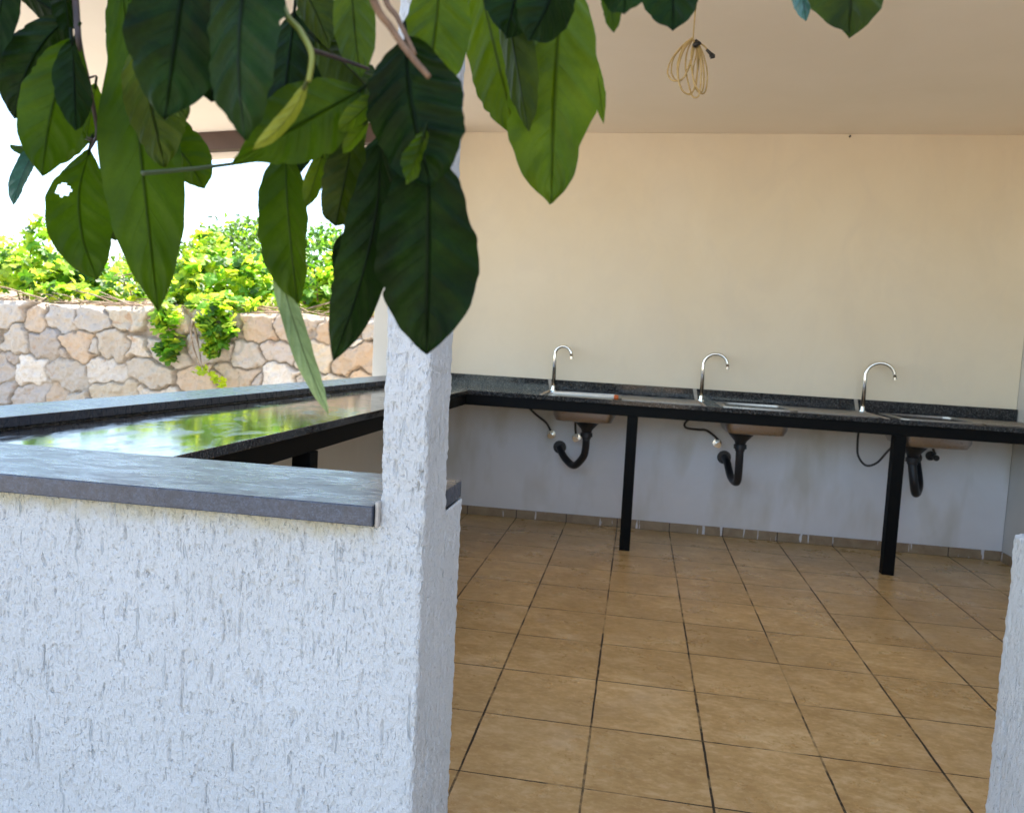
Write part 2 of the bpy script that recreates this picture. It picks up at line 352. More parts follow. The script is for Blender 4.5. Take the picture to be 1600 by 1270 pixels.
LM = {
 'dark': leafmat('leaf_dark', (.0025, .010, .0004), (.008, .023, .0006), .18, (.018, .05, .001), .5, True, .10),
 'mid': leafmat('leaf_mid', (.015, .038, .0006), (.046, .080, .0008), .42, (.085, .18, .001), .45, True, .14),
 'olive': leafmat('leaf_olive', (.020, .034, .001), (.042, .062, .001), .35, (.06, .11, .001), .45, True, .14),
 'bright': leafmat('leaf_bright', (.024, .054, .001), (.088, .130, .0015), .5, (.16, .28, .002), .40, True, .2),
 'yellow': leafmat('leaf_yellow', (.11, .13, .004), (.19, .20, .006), .4, (.26, .28, .01), .5),
 'sage': leafmat('leaf_sage', (.14, .20, .07), (.22, .28, .11), .3, (.20, .30, .06), .5),
 'cool': leafmat('leaf_cool', (.03, .09, .07), (.05, .13, .11), .2, (.05, .15, .08), .18),
}
M_VINE = leafmat('vine_leaf', (.24, .36, .03), (.42, .52, .06), .55, (.75, .90, .07), .5, False)
M_BUSH = leafmat('bush_leaf', (.10, .18, .02), (.17, .27, .04), .45, (.30, .48, .04), .5, False)

# ------------------------------------------------------------ ground and terrain
def grid(x0, x1, y0, y1, nx, ny, f):
    X = np.linspace(x0, x1, nx); Y = np.linspace(y0, y1, ny)
    V = [(x, y, f(x, y)) for y in Y for x in X]
    F = [(j*nx+i, j*nx+i+1, (j+1)*nx+i+1, (j+1)*nx+i) for j in range(ny-1) for i in range(nx-1)]
    return V, F
V, F = grid(-900, 900, -900, 900, 2, 2, lambda x, y: -.03)
tag(meshobj('ground', V, F, M_GROUND), kind='structure')
YS = 7.0
rng = random.Random(3)
def bank(x, y):
    t = min(max((y-YS-.25)/12, 0), 1)
    return 1.24 + .9*t + .10*math.sin(x*1.3+y)*math.sin(y*1.7+.6*x) + .05*math.sin(5.1*x+2*y)
V, F = grid(-40, 14, YS+.28, 60, 220, 120, lambda x, y: bank(x, y) if y > YS+.3 else 1.2)
V = [(x, YS+.28+(y-YS-.28)**1.25/ (52**.25) if y > YS+.28 else y, bank(x, YS+.28+(y-YS-.28)**1.25/(52**.25))) for x, y, z in V]
tag(meshobj('terrain', V, F, M_GROUND, smooth=True), kind='structure')
b_ = MB().box(-9, 8, -6, .9, -.16, -.012); tag(b_.build('patio', M_PAVE), kind='structure')
b_ = MB().box(-9, -1.95, .9, YS-.05, -.16, -.012); tag(b_.build('path', M_PAVE), kind='structure')
b_ = MB().box(-1.95, 2.6, .9, 5.35, -.10, 0.0); tag(b_.build('floor', M_TILE), kind='structure')
def hill(x, y):
    return -5 + 95*math.exp(-((x+150)/260)**2)*(.8+.2*math.sin(x*.021)+.08*math.sin(x*.07+1))*math.exp(-((y-760)/130)**2)
V, F = grid(-900, 700, 500, 1000, 120, 30, hill)
tag(meshobj('hills', V, F, M_HILL, smooth=True), kind='structure')

# ------------------------------------------------------------ rubble retaining wall (one displaced face with real stones)
def stone_wall():
    rs = np.random.RandomState(5)
    x0, x1, zt, cell = -12.0, 1.5, 1.35, .34
    seeds = []
    rows = [(.12, .28), (.39, .29), (.67, .30), (.95, .29), (1.20, .24)]
    for r, (zc, h) in enumerate(rows):
        x = x0-.3+rs.rand()*.3
        while x < x1+.4:
            wd = rs.uniform(.24, .56)
            seeds.append((x+wd/2, zc+rs.uniform(-.045, .045), wd, h*rs.uniform(.85, 1.15), rs.rand(), rs.uniform(-.35, .35))); x += wd
            if rs.rand() < .22:
                seeds.append((x, zc+rs.uniform(-.13, .13), .12, .11, rs.rand(), 0)); x += .04
    S = np.array(seeds)
    nx, nz = int((x1-x0)/.011), int((zt+.05)/.011)
    X, Z = np.meshgrid(np.linspace(x0, x1, nx), np.linspace(-.05, zt, nz))
    P = np.stack([X.ravel(), Z.ravel()*1.0, np.zeros(X.size)], 1)
    wx = P[:, 0] + .09*(vnoise(P*6+3, 1)-.5)+.05*(vnoise(P*17, 2)-.5); wz = P[:, 1] + .09*(vnoise(P*6+9, 3)-.5)+.05*(vnoise(P*17+5, 4)-.5)
    F1 = np.full(P.shape[0], 9.); F2 = F1.copy(); ID = np.zeros(P.shape[0], int)
    for k, (sx_, sz_, wd, h, cr, tilt) in enumerate(S):
        sel = np.where(np.abs(P[:, 0]-sx_) < .7)[0]
        dx_ = (wx[sel]-sx_); dz_ = (wz[sel]-sz_)
        dxr = dx_*math.cos(tilt)+dz_*math.sin(tilt); dzr = -dx_*math.sin(tilt)+dz_*math.cos(tilt)
        d = (np.abs(dxr/wd)**3.4 + np.abs(dzr/h)**3.4)**(1/3.4)
        f1 = F1[sel]; f2 = F2[sel]
        m1 = d < f1; m2 = (~m1) & (d < f2)
        F2[sel] = np.where(m1, f1, np.where(m2, d, f2)); F1[sel] = np.where(m1, d, f1)
        ii = ID[sel]; ii[m1] = k; ID[sel] = ii
    e = F2-F1
    body = sst(.015, .10, e)
    dep = .065*body + .05*body*(S[ID, 4]-.5) + .045*(vnoise(P*10, 7)-.5)*body + .030*(vnoise(P*24, 8)-.5) + .014*(vnoise(P*52, 6)-.5)
    # per-stone slanted faces
    dep += body*((P[:, 0]-S[ID, 0])*(S[ID, 4]-.5)*.22 + (P[:, 1]-S[ID, 1])*((S[ID, 4]*7 % 1)-.5)*.30)
    Y = YS - dep
    top = sst(zt-.04, zt, P[:, 1]); Y += top*.03
    Zc = P[:, 1] + (P[:, 1] > zt-.012)*(.035*(vnoise(np.stack([P[:, 0]*4, P[:, 0]*0, P[:, 0]*0], 1), 11)-.5))
    V = np.stack([P[:, 0], Y, Zc], 1)
    idx = np.arange(nx*nz).reshape(nz, nx)
    Fq = np.stack([idx[:-1, :-1], idx[:-1, 1:], idx[1:, 1:], idx[1:, :-1]], -1).reshape(-1, 4)
    # cap and back
    n0 = len(V); topr = idx[-1]
    Vb = np.stack([V[topr, 0], np.full(nx, YS+.34), V[topr, 2]-.02+.03*vnoise(np.stack([V[topr, 0]*6]*3, 1), 4)], 1)
    Vc = Vb.copy(); Vc[:, 2] = -.05
    V = np.vstack([V, Vb, Vc])
    a = np.arange(nx-1)
    Fq = np.vstack([Fq, np.stack([topr[:-1], topr[1:], n0+a+1, n0+a], 1), np.stack([n0+a, n0+a+1, n0+nx+a+1, n0+nx+a], 1)])
    o = meshobj('stone_wall', V, Fq, M_STONE, smooth=True)
    pal = np.array([(.56, .43, .31), (.64, .54, .42), (.52, .45, .37), (.66, .55, .40), (.48, .41, .35), (.55, .40, .27), (.70, .62, .52)])
    C = pal[(S[ID, 4]*997).astype(int) % 7]*(.85+.3*((S[ID, 4]*31) % 1))[:, None]
    mort = np.array([.42, .34, .26]); C = C*body[:, None]+mort*(1-body[:, None])
    C = np.vstack([C, np.tile([.5, .42, .34], (2*nx, 1))])
    ca = o.data.color_attributes.new('stone', 'FLOAT_COLOR', 'POINT')
    ca.data.foreach_set('color', np.hstack([C, np.ones((len(C), 1))]).astype(np.float32).ravel())
    return tag(o, 'long rubble stone retaining wall with beige mortar below the vines', 'stone wall')
stone_wall()

# ------------------------------------------------------------ plaster boxes with real relief
def plaster_box(name, x0, x1, y0, y1, z0, z1, res, parent=None, faces='FBLRT', rnd=.006, amp=1., seed=0, edge=0, fine=None):
    lo = np.array([x0, y0, z0]); hi = np.array([x1, y1, z1]); Vs = []; Fs = []; n0 = 0
    def lin(a, b): return np.linspace(a, b, max(2, int((b-a)/res)+1))
    X, Y, Z = lin(x0, x1), lin(y0, y1), lin(z0, z1)
    if fine:                                              # finer mesh where the wall is seen close up
        X = np.unique(np.r_[np.arange(x0, fine[0], res*3), np.arange(fine[0], x1, res), x1]); Z = np.unique(np.r_[np.arange(z0, fine[1], res*3), np.arange(fine[1], z1, res), z1])
    for f in faces:
        if f in 'FB': A_, B_ = np.meshgrid(X, Z); P = np.stack([A_.ravel(), np.full(A_.size, y0 if f == 'F' else y1), B_.ravel()], 1); flip = f == 'B'
        if f in 'LR': A_, B_ = np.meshgrid(Y, Z); P = np.stack([np.full(A_.size, x0 if f == 'L' else x1), A_.ravel(), B_.ravel()], 1); flip = f == 'L'
        if f in 'TD': A_, B_ = np.meshgrid(X, Y); P = np.stack([A_.ravel(), B_.ravel(), np.full(A_.size, z1 if f == 'T' else z0)], 1); flip = f == 'D'
        nz, nx = A_.shape; idx = np.arange(nx*nz).reshape(nz, nx)+n0
        q = np.stack([idx[:-1, :-1], idx[:-1, 1:], idx[1:, 1:], idx[1:, :-1]], -1).reshape(-1, 4)
        Vs.append(P); Fs.append(q[:, ::-1] if flip else q); n0 += len(P)
    P = np.vstack(Vs); F = np.vstack(Fs)
    c = np.clip(P, lo+rnd, hi-rnd)
    c[:, 2] = np.where(P[:, 2] > z1-1e-6, c[:, 2], np.where(edge & 1, np.clip(P[:, 2], z0, z1), c[:, 2])) if edge else c[:, 2]
    d = P-c; d /= np.maximum(np.linalg.norm(d, axis=1), 1e-9)[:, None]
    ch = lambda s: P*np.array(s)
    wob = (vnoise(ch((35, 35, 35)), 9)[:, None]-.5)*np.array([2.2, 2.2, .6])
    h = .0024*(vnoise(ch((235, 235, 150))+wob, seed+1)-.5) + .0018*(vnoise(ch((430, 430, 300)), seed+2)-.5)
    h += .0014*(vnoise(ch((26, 26, 20)), seed+3)-.5)
    den = sst(.30, .65, vnoise(ch((7, 7, 5)), seed+9))
    g1 = vnoise(ch((150, 150, 17))+wob, seed+4); h -= .0042*sst(.83, .90, g1)*(.3+.7*den)
    g2 = vnoise(ch((270, 270, 48))+wob, seed+5); h -= .0026*sst(.80, .88, g2)
    g3 = vnoise(ch((120, 120, 9))+wob, seed+6); h -= .0040*sst(.90, .95, g3)
    # rough arris
    near = np.sum(np.abs(P-np.clip(P, lo+.009, hi-.009)) > 1e-6, axis=1) >= 2
    h += near*(.0030*(vnoise(ch((150, 150, 110)), seed+12)-.55)+.002*(vnoise(ch((60, 60, 35)), seed+13)-.5))
    V = c + d*rnd + d*(h*amp*.8)[:, None]
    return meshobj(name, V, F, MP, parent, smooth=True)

XJ = -.259
hw = empty('half_wall', (-1.1, 1.03, 0), 'white scratched plaster half wall with a dark stone sill, left of the doorway', 'half wall')
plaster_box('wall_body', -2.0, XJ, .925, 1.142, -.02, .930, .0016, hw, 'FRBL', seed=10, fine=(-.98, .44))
# sill: notched round the pillar
s_ = MB()
s_.prism([(-2.02, .908), (-.3225, .908), (-.3225, 1.043), (-.262, 1.043), (-.2605, 1.139), (-2.02, 1.140)], .931, .957)
sill = s_.build('sill', M_SILL, hw, bevel=.0015)
s_ = MB().box(-.3215, -.3165, .915, .927, .928, .962); s_.build('filler', M_SEAL, hw, bevel=.002)
pl = empty('pillar', (-.29, .98, .93), 'slim white rough plaster pillar rising from the end of the half wall', 'pillar')
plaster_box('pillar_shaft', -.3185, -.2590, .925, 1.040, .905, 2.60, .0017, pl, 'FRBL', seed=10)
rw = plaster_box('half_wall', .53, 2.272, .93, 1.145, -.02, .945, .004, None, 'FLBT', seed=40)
tag(rw, 'low bright white plaster wall end at the right edge of the doorway', 'half wall')

# ------------------------------------------------------------ room shell
D = 5.023
bw = empty('back_wall', (.3, D+.1, 0), 'cream painted back wall behind the sinks, with tile skirting', 'wall')
MB().box(-1.745, 2.27, D, D+.2, -.05, 2.556).build('wall_body', M_WALL, bw)
MB().box(-1.40, 2.268, D-.012, D-.001, .0, .058).build('skirting', M_SKIRT, bw, bevel=.002)
rwl = empty('side_wall', (2.37, 3, 0), 'grey white side wall closing the right end of the room, with an added forward stretch that blocks sky light', 'wall')
MB().box(2.273, 2.47, -2.2, D+.2, -.05, 2.556).build('wall_body', M_RWALL, rwl)  # stretch ahead of the room is added, unseen, to darken the doorway jamb
MB().box(2.259, 2.270, 1.16, D-.014, .0, .058).build('skirting', M_SKIRT, rwl, bevel=.002)
cp = MB().box(-1.75, -1.43, 4.83, D-.001, -.05, 2.556).build('corner_column', M_COL, None, bevel=.004)
tag(cp, 'smooth pale cream column at the far end of the left sill', 'column')
# left half wall with its low sill
fx = lambda y: -1.66+.045*y
lw = empty('half_wall', (-1.7, 3, 0), 'low plastered wall below the long left opening, topped by a dark stone sill', 'half wall')
MB().prism([(fx(1.143)-.21, 1.143), (fx(1.143)-.02, 1.143), (fx(4.828)-.02, 4.828), (fx(4.828)-.21, 4.828)], -.05, .893).build('wall_body', M_COL, lw)
MB().prism([(fx(1.143)-.235, 1.143), (fx(1.143), 1.143), (fx(4.828), 4.828), (fx(4.828)-.235, 4.828)], .894, .921).build('sill', M_SILL, lw, bevel=.002)
# roof slab with wide overhang on the left
rf = empty('roof', (-.5, 2.6, 2.557), 'flat cream roof slab with a wide overhang beyond the left opening', 'roof')
MB().prism([(-3.65, .87), (2.475, .87), (2.475, D+.22), (-1.752, D+.22), (-1.752, 4.885), (-3.65, 5.228)], 2.557, 2.72).build('ceiling', M_CEIL, rf)
MB().prism([(-3.66, 5.150), (-1.756, 4.806), (-1.756, 4.880), (-3.66, 5.224)], 2.432, 2.5555).build('fascia_beam', M_BEAM, rf)
MB().prism([(-3.64, 5.262), (-1.78, 4.925), (-1.78, 4.955), (-3.64, 5.292)], 2.398, 2.5555).build('eave_board', M_CEIL, rf)

# ------------------------------------------------------------ L-shaped counter
zc = lambda x, y: .888-.0075*max(0., x+1.0)
ct = empty('counter', (-1.2, 4.5, 0), 'L-shaped black granite counter on a black steel frame, along the left and back walls', 'counter')
xo = lambda y: fx(y)-.005
o = MB().prism([(xo(1.15), 1.15), (-.995, 1.15), (-.995, 4.405), (2.266, 4.405), (2.266, 5.0), (-1.425, 5.0), (-1.425, 4.822), (xo(4.8), 4.822)], lambda x, y: zc(x, y)-.026, zc).build('countertop', M_GRAN, ct, bevel=.002)
MB().prism([(fx(1.15)-.022, 1.15), (fx(1.15)-.004, 1.15), (fx(4.82)-.004, 4.82), (fx(4.82)-.022, 4.82)], .8885, .8935).prism([(-1.42, D-.024), (2.266, D-.024), (2.266, D-.001), (-1.42, D-.001)], lambda x, y: zc(x, y)-.002, lambda x, y: zc(x, y)+.071).build('backsplash', M_GRAN, ct, bevel=.001)
zf = lambda x, y: zc(x, y)-.027
fr = MB()
for (x0, x1, y0, y1) in ((-1.005-.05, 2.26, 4.425, 4.475), (-1.06, -1.010, 1.16, 4.424), (-1.40, 2.26, 4.93, 4.98), (-1.50, -1.45, 1.16, 4.80)):
    fr.prism([(x0, y0), (x1, y0), (x1, y1), (x0, y1)], lambda x, y: zf(x, y)-.062, zf)
for x0 in (-.55, .215, 1.20, 2.10): fr.prism([(x0, 4.476), (x0+.04, 4.476), (x0+.04, 4.929), (x0, 4.929)], lambda x, y: zf(x, y)-.05, zf)
fr.build('frame', M_STEELFRAME, ct, bevel=.002)
for (x, y) in ((-.017, 4.45), (1.437, 4.45), (-1.035, 2.262), (-1.035, 1.20)):
    b_ = MB().box(x-.031, x+.031, y-.026, y+.034, .0, zf(x, y)-.0625); 
    b_.build('leg', M_STEELFRAME, ct, bevel=.002)

# ------------------------------------------------------------ sinks, drains, taps, valves
def rrect(x0, x1, y0, y1, r, z, n=5):
    out = []
    for cx, cy, a0 in ((x1-r, y0+r, -90), (x1-r, y1-r, 0), (x0+r, y1-r, 90), (x0+r, y0+r, 180)):
        for k in range(n+1):
            a = R(a0+90*k/n); out.append((cx+r*math.cos(a), cy+r*math.sin(a), z))
    return out
def loft(mb, rings, cap=True):
    n = len(rings[0]); V = [p for r in rings for p in r]
    F = [(i*n+k, i*n+(k+1) % n, (i+1)*n+(k+1) % n, (i+1)*n+k) for i in range(len(rings)-1) for k in range(n)]
    if cap: F.append(tuple((len(rings)-1)*n+k for k in range(n)))
    mb.add(V, F)
def sink(xa, xb, px0, px1, trap, label, cone_u, cone_v):
    z = zc((xa+xb)/2, 0)
    s = empty('sink', ((xa+xb)/2, 4.68, z), label, 'sink', 'steel sinks in the back counter')
    m = MB(); y0, y1 = 4.50, 4.86
    zt = z+.0045
    oc = lambda r, zz: rrect(px0, px1, y0, y1, r, zz)
    # plate outside the bowl, then the bowl as one lofted shell (inside and outside)
    loft(m, [rrect(xa-.035, xb+.035, y0-.035, y1+.035, .05, zt-.006), rrect(xa-.035, xb+.035, y0-.035, y1+.035, .05, zt),
             rrect(xa, xb, y0, y1, .05, zt), rrect(xa+.004, xb-.004, y0+.004, y1-.004, .05, zt-.12),
             rrect(xa+.02, xb-.02, y0+.02, y1-.02, .045, zt-.150), rrect(xa+.05, xb-.05, y0+.05, y1-.05, .04, zt-.157)])
    loft(m, [rrect(xa-.035, xb+.035, y0-.035, y1+.035, .05, zt-.006), rrect(xa-.003, xb+.003, y0-.003, y1+.003, .05, zt-.008), rrect(xa-.002, xb+.002, y0-.002, y1+.002, .05, zt-.12),
             rrect(xa+.014, xb-.014, y0+.014, y1-.014, .045, zt-.155), rrect(xa+.05, xb-.05, y0+.05, y1-.05, .04, zt-.162)])
    o = m.build('bowl', M_STEEL, s); autosmooth(o, 50)
    # drainer plate beside the bowl, with shallow ribs
    m = MB()
    if px1 > xb+.05:
        m.prism([(xb+.037, y0-.033), (px1, y0-.033), (px1, y1+.033), (xb+.037, y1+.033)], lambda x, y: zc(x, y)+.0004, lambda x, y: zc(x, y)+.004)
        x = xb+.08
        while x < px1-.05:
            m.prism([(x, y0), (x+.012, y0), (x+.012, y1), (x, y1)], lambda x, y: zc(x, y)+.004, lambda x, y: zc(x, y)+.0065); x += .04
        m.build('drainboard', M_STEEL, s, bevel=.001)
    # black drain: strainer cone, nuts, bent trap
    c = PY(cone_u, cone_v, 4.70); cx = c[0]; zt2 = zt-.163
    d = MB(); d.tube([(cx, 4.70, zt2), (cx, 4.70, zt2-.008), (cx, 4.70, zt2-.055), (cx, 4.70, zt2-.075), (cx, 4.70, zt2-.076), (cx, 4.70, zt2-.10), (cx, 4.70, zt2-.101), (cx, 4.70, zt2-.115)],
                     [.080, .078, .036, .030, .038, .038, .030, .028], 20)
    drain = d.build('drain', M_PIPE, s); autosmooth(drain, 35)
    pts = [(cx, 4.70, zt2-.112)] + [tuple(PY(*p)) for p in trap]
    t = MB(); sp = spline(pts, 7); t.tube(sp, [.0235]*len(sp), 14)
    tr = t.build('trap_pipe', M_PIPE, s, smooth=True)
    e = PY(*trap[-1]); MB().tube([(e[0], D-.012, e[2]), (e[0], D-.0015, e[2])], [.040, .044], 20).build('wall_rosette', M_HOSE, s)
    # sealant line: across the counter and up the backsplash
    xs = px0-.02; q = MB()
    q.prism([(xs-.012, 4.42), (xs+.006, 4.42), (xs+.002, D-.026), (xs-.016, D-.026)], lambda x, y: zc(x, y)-.001, lambda x, y: zc(x, y)+.0025)
    q.add([(xs-.018, D-.0275, z), (xs+.002, D-.0275, z), (xs-.012, D-.0275, z+.073), (xs-.034, D-.0275, z+.073), (xs-.018, D-.022, z), (xs+.002, D-.022, z), (xs-.012, D-.022, z+.073), (xs-.034, D-.022, z+.073)],
          [(0, 1, 2, 3), (1, 5, 6, 2), (5, 4, 7, 6), (4, 0, 3, 7), (3, 2, 6, 7)])
    q.build('sealant', M_SEAL, s)
    return s
sink(-.49, -.125, -.535, .365, [(915, 700, 4.72), (911, 714, 4.75), (897, 727, 4.83), (883, 716, 4.92), (874, 699, 5.0)],
     'steel sink nearest the left corner, with a wide curved black drain pipe below', 917, 668)
sink(.515, .865, .405, 1.33, [(1154, 735, 4.72), (1151, 753, 4.76), (1142, 745, 4.86), (1136, 722, 4.95), (1132, 715, 5.0)],
     'steel sink between the two black front legs, with a narrow V-bent drain pipe', 1157, 690)
sink(1.475, 1.845, 1.385, 2.24, [(1428, 755, 4.69), (1431, 771, 4.74), (1436, 758, 4.84), (1433, 728, 4.93), (1431, 716, 5.0)],
     'steel sink at the right end, its drain partly behind the right front leg', 1427, 705)

def faucet(pts, wbase, label):
    p = [PY(u, v, 4.93) for u, v in pts]
    z0 = zc(p[0][0], 0)
    f = empty('faucet', (p[0][0], 4.93, z0), label, 'faucet', 'swan neck faucets along the back counter')
    top = p[2]; r = (p[-1][0]-p[0][0])/2; cx = (p[0][0]+p[-1][0])/2
    zk = top[2]-r
    line = [(p[0][0], 4.93, z0+.02), (p[0][0], 4.93, zk-.02), (p[0][0], 4.93, zk)]
    arc = [(cx-r*math.cos(a), 4.93-.012*(1-math.cos(a)), zk+r*math.sin(a)) for a in np.linspace(.12, math.pi*.93, 18)]
    pts3 = line+arc+[(arc[-1][0]+.003, arc[-1][1], arc[-1][2]-.02)]
    t = MB(); t.tube(pts3, [.012]*2+[.0108]*(len(pts3)-2), 14)
    sp = t.build('spout', M_CHROME, f, smooth=True)
    e = pts3[-1]; MB().tube([e, (e[0]+.001, e[1], e[2]-.016)], [.0122, .0122], 14).build('nozzle', M_CHROME, f)
    bs = MB(); bs.tube([(p[0][0], 4.93, z0-.002), (p[0][0], 4.93, z0+.006), (p[0][0], 4.93, z0+.007), (p[0][0], 4.93, z0+.03)], [.024, .023, .015, .013], 18)
    autosmooth(bs.build('base', M_CHROME, f))
    return f
faucet([(865, 598), (868, 560), (880, 541), (893, 560)], 0, 'chrome swan neck faucet at the left sink, above the white tube')
faucet([(1096, 615), (1100, 575), (1119, 553), (1136, 573)], 0, 'chrome swan neck faucet at the middle sink')
faucet([(1348, 635), (1352, 590), (1372, 567), (1396, 590)], 0, 'chrome swan neck faucet at the right sink')

def valve(u, v, hose, label, hmat=M_HOSE, metal=M_CHROME):
    c = PY(u, v, 4.99)
    e = empty('water_valve', tuple(c), label, 'water valve', 'water valves on the wall under the counter')
    m = MB(); m.tube([(c[0], D-.0015, c[2]), (c[0], D-.008, c[2]), (c[0], D-.009, c[2]), (c[0], 4.965, c[2])], [.030, .028, .011, .011], 16)
    autosmooth(m.build('flange', metal, e))
    m = MB(); m.tube([(c[0], 4.966, c[2]-.016), (c[0], 4.966, c[2]+.030)], [.012, .010], 12); m.tube([(c[0], 4.955, c[2]), (c[0], 4.925, c[2]-.002)], [.016, .018], 12)
    m.build('valve_body', metal, e)
    P = [tuple(PY(*h)) for h in hose] + [(c[0], 4.966, c[2]+.028)]
    sp = spline(P, 8); MB().tube(sp, .0075, 10).build('hose', hmat, e, smooth=True)
valve(861, 679, [(822, 632, 4.9), (838, 648, 4.9), (853, 660, 4.92)], 'round water valve left of the curved drain, fed by a slanting hose')
valve(900, 684, [(899, 655, 4.92), (899, 668, 4.95)], 'round water valve between the curved drain and its sink')
valve(1121, 693, [(1084, 650, 4.88), (1071, 660, 4.88), (1072, 668, 4.88), (1090, 671, 4.9), (1103, 672, 4.93), (1115, 680, 4.95)], 'round water valve left of the V-bent drain, on a looped hose')
valve(1457, 713, [(1459, 690, 4.9), (1458, 700, 4.94)], 'dark water valve right of the straight drain at the right sink', M_HOSE, M_PIPE)
hs = MB().tube(spline([tuple(PY(u, v, y)) for u, v, y in ((1342, 670, 4.85), (1340, 690, 4.85), (1341, 712, 4.84), (1353, 727, 4.82), (1370, 723, 4.80), (1386, 706, 4.78), (1402, 690, 4.76), (1412, 683, 4.75))], 8), .0065, 10).build('hose', M_HOSE, None, smooth=True)
tag(hs, 'brown flexible hose drooping in a U left of the right front leg', 'hose')

# small drilled anchor left in the ceiling line of the back wall
a_ = PY(1328, 211, D-.002); o = MB().tube([(a_[0], D-.001, a_[2]-.01), (a_[0], D-.012, a_[2]-.01)], .006, 8).build('wall_anchor', M_BLACK, None)
tag(o, 'tiny dark anchor at the top of the back wall, below the ceiling edge', 'wall anchor')
# white tube with an orange cap on the counter
a = PZ(872, 618, zc(-.45, 0)+.014); e_ = PZ(962, 626, zc(-.1, 0)+.014)
a = np.array([-.49, 4.435, zc(-.49, 0)+.015]); e_ = np.array([-.105, 4.430, zc(-.1, 0)+.015])
tb = empty('tube', tuple(a), 'white plastic tube with an orange cap lying on the front edge of the counter', 'tube')
dd = e_-a
autosmooth(MB().tube([a, a+dd*.02, a+dd*.9, a+dd*.93], [.008, .011, .011, .008], 16).build('tube_body', M_TUBE, tb))
autosmooth(MB().tube([a+dd*.931, a+dd*.935, a+dd*.99, a+dd], [.009, .0135, .0135, .008], 16).build('cap', M_ORANGE, tb))

# hanging coil of cable
cb = empty('cable', tuple(PY(1083, 60, 3.0)), 'coiled cream electric cable hanging from the ceiling', 'cable')
Yc = 3.0
def cy(u, v, dy=0): return tuple(PY(u, v, Yc+dy))
m = MB()
top = PY(1083, 60, Yc)
m.tube([(top[0]-.002, Yc, 2.556), (top[0]+.001, Yc, 2.45), tuple(top)], .0028, 8)
loops = [  # (points) each loop leaves the tie and returns
 [(1081,60,0),(1066,72,.01),(1050,92,.02),(1043,112,.02),(1048,124,.01),(1056,127,0),(1068,122,-.02),(1076,104,-.02),(1083,80,-.01),(1085,64,0)],
 [(1082,60,0),(1070,70,.02),(1053,90,.03),(1049,112,.03),(1055,125,.03),(1064,126,.02),(1074,112,.0),(1082,90,-.01),(1086,66,0)],
 [(1083,61,0),(1068,74,-.02),(1059,98,-.03),(1059,118,-.03),(1064,138,-.02),(1073,147,-.01),(1082,144,0),(1088,130,.01),(1090,100,.01),(1088,68,0)],
 [(1084,62,0),(1070,76,0),(1061,100,0),(1060,122,.01),(1066,141,.01),(1076,148,.02),(1083,143,.02),(1089,118,.02),(1092,90,.01),(1089,69,0)],
 [(1082,62,.0),(1074,80,.02),(1071,104,.02),(1075,128,.01),(1081,149,0),(1087,153,-.01),(1092,149,-.02),(1095,130,-.02),(1095,98,-.02),(1090,70,0)],
 [(1085,63,0),(1080,86,-.02),(1081,110,-.02),(1086,132,-.01),(1094,145,0),(1100,146,.01),(1104,136,.02),(1105,112,.02),(1099,86,.01),(1090,66,0)],
 [(1086,64,0),(1088,84,.02),(1083,108,.02),(1084,128,.02),(1090,143,.02),(1097,143,.01),(1100,126,-.01),(1098,96,-.01),(1092,72,0)],
]
for L in loops: m.tube(spline([cy(u, v, dy) for u, v, dy in L], 6), .0031, 8)
m.tube(spline([cy(1085, 66), cy(1093, 68), cy(1101, 73, -.01), (cy(1106, 80, -.01))], 6), .0028, 8)
m.build('cord', M_CORD, cb, smooth=True)
m = MB(); m.tube([cy(1084, 73, -.02), cy(1088, 69, -.02), cy(1092, 66, -.02)], [.009, .010, .007], 10); m.tube([cy(1087, 64), cy(1094, 69, -.012)], .006, 8)
m.build('cable_tie', M_BLACK, cb, smooth=True)
m = MB(); m.tube([cy(1104, 78, -.01), cy(1110, 84, -.01), cy(1112, 87, -.01)], [.005, .006, .010], 10); m.tube([cy(1110, 89, -.01), cy(1117, 88, -.01)], [.008, .007], 10)
m.build('connector', M_BLACK, cb)

# ------------------------------------------------------------ vines and shrubs
def tmpl_vine():
    pts = []
    for i in range(20):
        a = 2*math.pi*i/20 + math.pi/2
        lobe = .62+.38*abs(math.cos(2.5*(a-math.pi/2)))**.7
        if i in (10,): lobe = .25
        pts.append((.5*lobe*math.cos(a), .5*lobe*math.sin(a)))
    V = [(0, 0, 0)] + [(x, y, -.35*(x*x+y*y)+.05*math.sin(9*x)) for x, y in pts]
    F = [(0, i+1, (i+1) % 20+1) for i in range(20)]
    return np.array(V), F
def tmpl_small():
    V = [(0, -.5, 0), (.2, -.2, .04), (.22, .12, .04), (0, .5, -.08), (-.22, .12, .04), (-.2, -.2, .04), (0, 0, -.02)]
    F = [(6, 0, 1), (6, 1, 2), (6, 2, 3), (6, 3, 4), (6, 4, 5), (6, 5, 0)]
    return np.array(V), F
TV, TS = tmpl_vine(), tmpl_small()
